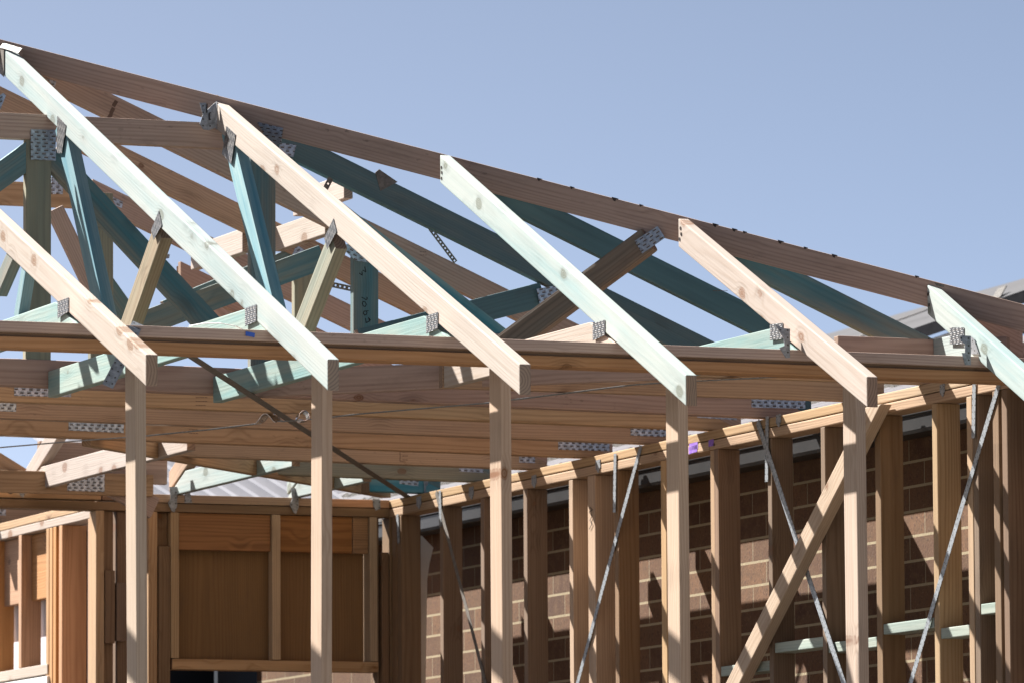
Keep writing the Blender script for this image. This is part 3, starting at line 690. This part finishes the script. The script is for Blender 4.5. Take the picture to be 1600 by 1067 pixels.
# ------------------------------------------------------------------ rear room wall at the far left
XL = .685
t = thing('rear_room_frame', (XL, 7, .95), 'sunlit orange stud wall of the rear room at the lower left', 'wall frame')
box('top_plate', t, STUD, (XL, XL+.09), (6.17, 9.5), (ZB-.034, ZB), 'y')
box('top_plate', t, PALE, (XL, XL+.09), (6.17, 9.5), (ZB-.072, ZB-.036), 'y')
for y0, w, m in ((7.9, .045, WARM), (7.501, .042, WARM), (7.103, .04, WARM), (7.055, .04, WARM), (7.003, .04, WARM), (6.922, .045, WARM), (6.52, .1, WARM), (8.3, .04, STUD)):
    box('stud', t, m, (XL, XL+(.09 if y0 != 6.922 else .11)), (y0-w, y0), (.95 if y0 < 7.2 else 3.0, ZB-.073), 'z')
for y0, y1 in ((7.86, 7.505), (7.455, 7.107), (8.25, 7.91)):
    box('lintel', t, WARM, (XL+.045, XL+.08), (y1, y0), (3.29, ZB-.074), 'y')
box('rail', t, PALE, (XL-.004, XL+.09), (7.07, 9.5), (2.955, 2.998), 'y')
w = thing('wall_wrap', (XL+.1, 7, 2), 'pale lavender building wrap behind the rear room studs', 'building wrap')
w2 = box('sheet', w, WRAP, (XL+.115, XL+.118), (6.2, 9.5), (.95, 3.56), 'y', 0)
w = thing('window', (XL, 7.6, 2.5), 'white framed dark window under the rear room rail, lower left corner', 'window')
box('head_frame', w, WHITE, (XL-.012, XL+.06), (7.09, 9.5), (2.885, 2.945), 'y')
box('jamb', w, WHITE, (XL-.012, XL+.06), (7.05, 7.088), (1.9, 2.945), 'z')
box('pane', w, DARKG, (XL+.04, XL+.05), (7.09, 9.5), (1.9, 2.884), 'y', 0)

# ------------------------------------------------------------------ ceiling straps
def zpt(q, z=ZB-.005):
    d = ray(*q); return CAM + d*((z-CAM.z)/d.z)
A, B = zpt((300, 558)), zpt((640, 778))
o = ribbon('ceiling_strap', None, GALVD, [A, B], (1, .3, 0), .032, .0015)
tag(o, 'dark steel strap running diagonally down across the ceiling chords to the back corner', 'steel strap')
o = thing('tension_strap', zpt((400, 660)), 'thin steel strap with two shiny loops, slung under the ceiling chords', 'steel strap')
P = [zpt(q) for q in ((-20, 700), (120, 688), (230, 680), (330, 670), (404, 661))]
ribbon('strap', o, GALV, P, (0, 1, 0), .03, .0015)
c = zpt((404, 661)); e = zpt((437, 658))
lp = [c.lerp(e, k/10.0) + V((0, 0, .036*math.sin(math.pi*k/10)**1.6)) for k in range(11)]
ribbon('loop', o, SHINY, lp, (.35, .9, .12), .045, .0018)
ribbon('strap', o, GALV, [e, zpt((470, 655.5))], (0, 1, 0), .03, .0015)
c = zpt((464, 655)); e = zpt((482, 655))
lp = [c + (e-c)*(.5-.5*math.cos(k*math.pi/5)) + V((0, 0, .004 + .026*math.sin(k*math.pi/5) if k <= 5 else .004+.012*math.sin(k*math.pi/5))) for k in range(10)]
ribbon('buckle', o, SHINY, lp, (0, 1, 0), .04, .002)
ribbon('strap', o, GALV, [zpt((482, 655)), zpt((560, 646)), zpt((760, 629)), zpt((985, 601)), zpt((1040, 597)), zpt((1240, 587))], (0, 1, 0), .03, .0015)
o = ribbon('perforated_strap', None, GALVD, [at((672, 357), 'y', 2.5), at((712, 410), 'y', 2.5)], (1, 0, .6), .017, .0012, .014)
tag(o, 'short perforated strap slanting between two sloping chords, sky through its holes', 'steel strap')
o = ribbon('perforated_strap', None, GALVD, [at((500, 441), 'y', 3.0), at((556, 453), 'y', 3.0)], (0, 0, 1), .02, .0012, .016)
tag(o, 'perforated strap lying almost level beside the upright with the written number', 'steel strap')
o = ribbon('perforated_strap', None, GALVD, [at((508, 296), 'y', 2.19), at((517, 279), 'y', 2.19)], (1, 0, .3), .02, .0012, .03)
tag(o, 'tiny dark strap end in front of the topmost pale block', 'steel strap')
A = at((222, 507), 'y', -.03)
o = ribbon('strap_tail', None, GALV, [at((216, 505), 'y', .03), at((211, 513), 'y', -.012), at((196, 550), 'y', -.02), at((168, 603), 'y', -.03)], (1, 0, .45), .036, .0016)
tag(o, 'loose punched strap end hanging below the front beam beside the first post', 'steel strap')
o = thing('packing_strip', at((360, 512), 'y', .02), 'curled white strip with a blue tip lying on the front beam', 'plastic strip')
ribbon('strip', o, WHITE, [at(q, 'y', .03) + V((0, 0, .004)) for q in ((296, 511), (318, 507), (345, 507), (368, 511), (384, 519))], (0, 1, .2), .012, .002)
ribbon('tip', o, BLUEP, [at(q, 'y', -.008) for q in ((384, 521), (398, 524))], (0, .2, 1), .014, .002)

# ------------------------------------------------------------------ neighbouring brick house
h = thing('brick_house', (3, 4, .25), 'brown brick house with grey gutter and tiled roof behind the right wall frame', 'house')
XBK = 2.23
box('wall', h, BRICK, (XBK, XBK+.11), (-3.5, 8.78), (.3, 3.62), 'y', 0)
prism('soffit', h, SOFF, [(2.135, -4, 3.545), (2.228, -4, 3.545), (2.228, 12, 3.545), (2.135, 12, 3.545)], (0, 0, 1), .008, X=V((0, 1, 0)), bev=0)
# quad gutter
gp = [(2.11, 3.54), (2.105, 3.552), (2.105, 3.60), (2.098, 3.606), (2.098, 3.614), (2.106, 3.614), (2.112, 3.604), (2.13, 3.604), (2.205, 3.55), (2.205, 3.54)]
prism('gutter', h, GUT, [(a, -4, b) for a, b in gp], (0, 1, 0), 16, X=V((0, 0, 1)), bev=0)
# tile roof in courses with their thick bedded edges
bm = bmesh.new(); nrow = 4; sl = math.tan(math.radians(20)); bmE = bmesh.new()
x = 2.12; z = 3.625
for r in range(nrow):
    x1 = x+.30; z1 = z+.30*sl
    y = -4.0 + (r % 2)*.15
    while y < 12:
        e = y+.297; dz = random.uniform(-.003, .003)
        prof = [(0, .0), (.04, .012), (.12, .002), (.2, .014), (.297, .0)]
        lo = [bm.verts.new((x-.01, y+a, z+.028+b+dz)) for a, b in prof]; hi = [bm.verts.new((x1, y+a, z1+.006+b+dz)) for a, b in prof]
        bt = [bm.verts.new((x-.008, y+a, z-.004)) for a, b in prof]
        for k in range(4):
            bm.faces.new((lo[k], lo[k+1], hi[k+1], hi[k])); f = bm.faces.new((bt[k], bt[k+1], lo[k+1], lo[k])); f.material_index = 1
        y = y+.3
    x, z = x1, z1
bmesh.ops.recalc_face_normals(bm, faces=bm.faces[:])
me = bpy.data.meshes.new('roof'); bm.to_mesh(me); bm.free(); me.materials.append(TILE); me.materials.append(TILEEDGE)
ro = link('roof', me, Matrix(), None, h)
# rafters' underside so that no sky shows through the tiles
prism('roof_deck', h, FASC, [(2.15, -4, 3.61), (2.15, 12, 3.61), (2.15+1.1, 12, 3.61+1.1*sl), (2.15+1.1, -4, 3.61+1.1*sl)], V((-sl, 0, 1)), .01, X=V((0, 1, 0)), bev=0)

# second, farther roof at the right edge
f = thing('tiled_roof_house', (8, 12, .25), 'farther house whose grey tiled roof rises behind the hip beam at the right', 'house')
E0, E1 = at((1350, 540.5), 'x', 6.0), at((1660, 433), 'x', 6.0)
R0, R1 = at((1240, 537), 'x', 9.0), at((1680, 413), 'x', 9.0)
n = (E1-E0).cross(R0-E0).normalized()
if n.z < 0: n = -n
prism('roof', f, TILEFAR, [E0, E1, R1, R0], -n, .06, X=(E1-E0), bev=0)
dn = V((0, 0, -1))
prism('fascia', f, FASC, [E0+dn*.0+V((.03, 0, -.07)), E1+V((.03, 0, -.07)), E1+V((.03, 0, -.19)), E0+V((.03, 0, -.19))], (1, 0, 0), .03, bev=0)
prism('wall', f, WALLG, [E0+V((.35, 0, -.12)), E1+V((.35, 0, -.12)), V((6.35, E1.y, .25)), V((6.35, E0.y, .25))], (1, 0, 0), .2, bev=0)
def on(q):
    d = ray(*q); return CAM + d*((E0-CAM).dot(n)/d.dot(n))
for a, b, w in (((1404, 501), (1446, 486), .035), ((1340, 529), (1352, 522), .03), ((1556, 468), (1566, 450), .05)):
    A, B = on(a)+n*.004, on(b)+n*.004
    s = (B-A).cross(n).normalized()*w/2
    prism('ridge_joint', f, TILEEDGE, [A-s, B-s, B+s, A+s], -n, .006, bev=0)

# ------------------------------------------------------------------ shed with the corrugated roof, behind the back wall
sh = thing('corrugated_shed', (2.5, 10, .25), 'low shed with a pale corrugated steel roof behind the back wall', 'shed')
bm = bmesh.new()
p0 = V((2.05, 8.9, 3.62)); ux = V((.985, .17, 0)).normalized(); vx = V((-.62, 1.9, .9))
prof = []; k = 0; s = 0
while s < 5.2:
    prof += [(s, 0), (s+.062, 0), (s+.07, .042), (s+.104, .042), (s+.112, 0)]; s += .122
rows = []
for e in (0, 1):
    rows.append([bm.verts.new(p0 + ux*a + vx*e + V((0, -.35, .9))*b) for a, b in prof])
for i in range(len(prof)-1): bm.faces.new((rows[0][i], rows[0][i+1], rows[1][i+1], rows[1][i]))
bmesh.ops.recalc_face_normals(bm, faces=bm.faces[:])
me = bpy.data.meshes.new('roof'); bm.to_mesh(me); bm.free()
o = link('roof', me, Matrix(), ROOFSH, sh)
prism('wall', sh, NAVY, [p0+V((.05, .06, -.03)), p0+ux*5.1+V((0, .06, -.03)), V((p0.x+5.0, p0.y+.95, .25)), V((p0.x+.05, p0.y+.06, .25))], (0, 1, 0), .05, bev=0)

# ------------------------------------------------------------------ white downpipe sheet and dark fence
P = [at(q, 'y', 6.17) for q in ((652, 836), (659, 836), (677, 855), (671, 880), (667.5, 905), (665, 1080), (652, 1080))]
o = prism('flashing_sheet', None, WHITE, P, (0, 1, 0), .002, bev=0)
tag(o, 'bent white sheet standing at the rear corner beside the brick wall', 'metal sheet')
fe = thing('dark_fence', (.5, 9.6, .25), 'dark blue fence glimpsed under the back wall rail', 'fence')
box('panel', fe, NAVY, (.7, 3.3), (9.6, 9.63), (.25, 3.45), 'x', 0)

# ------------------------------------------------------------------ light
SUN = V((-1, 1.9, 2.2)).normalized()
w = bpy.data.worlds.new('World'); S.world = w; w.use_nodes = True
nt = w.node_tree; bg = nt.nodes['Background']
sky = nt.nodes.new('ShaderNodeTexSky'); sky.sky_type = 'NISHITA'; sky.sun_disc = False
sky.sun_elevation = math.asin(SUN.z); sky.sun_rotation = math.atan2(SUN.x, SUN.y)
sky.altitude = 0; sky.air_density = .2; sky.dust_density = .6; sky.ozone_density = .4
hz = nt.nodes.new('ShaderNodeMix'); hz.data_type = 'RGBA'; hz.blend_type = 'MULTIPLY'; hz.inputs[0].default_value = 1; hz.inputs[7].default_value = (1.19, 1.13, .97, 1)
nt.links.new(sky.outputs[0], hz.inputs[6]); nt.links.new(hz.outputs[2], bg.inputs[0]); bg.inputs[1].default_value = .054
sl = bpy.data.lights.new('sun', 'SUN'); sl.energy = 5; sl.angle = math.radians(.5); sl.color = (1, .96, .905)
so = bpy.data.objects.new('sun', sl); COL.objects.link(so)
so.rotation_euler = (-SUN).to_track_quat('-Z', 'Y').to_euler(); so.location = (-10, 15, 20)

S.render.engine = 'CYCLES'
S.view_settings.view_transform = 'Standard'; S.view_settings.look = 'None'; S.view_settings.gamma = 1
S.view_settings.exposure = 1.95
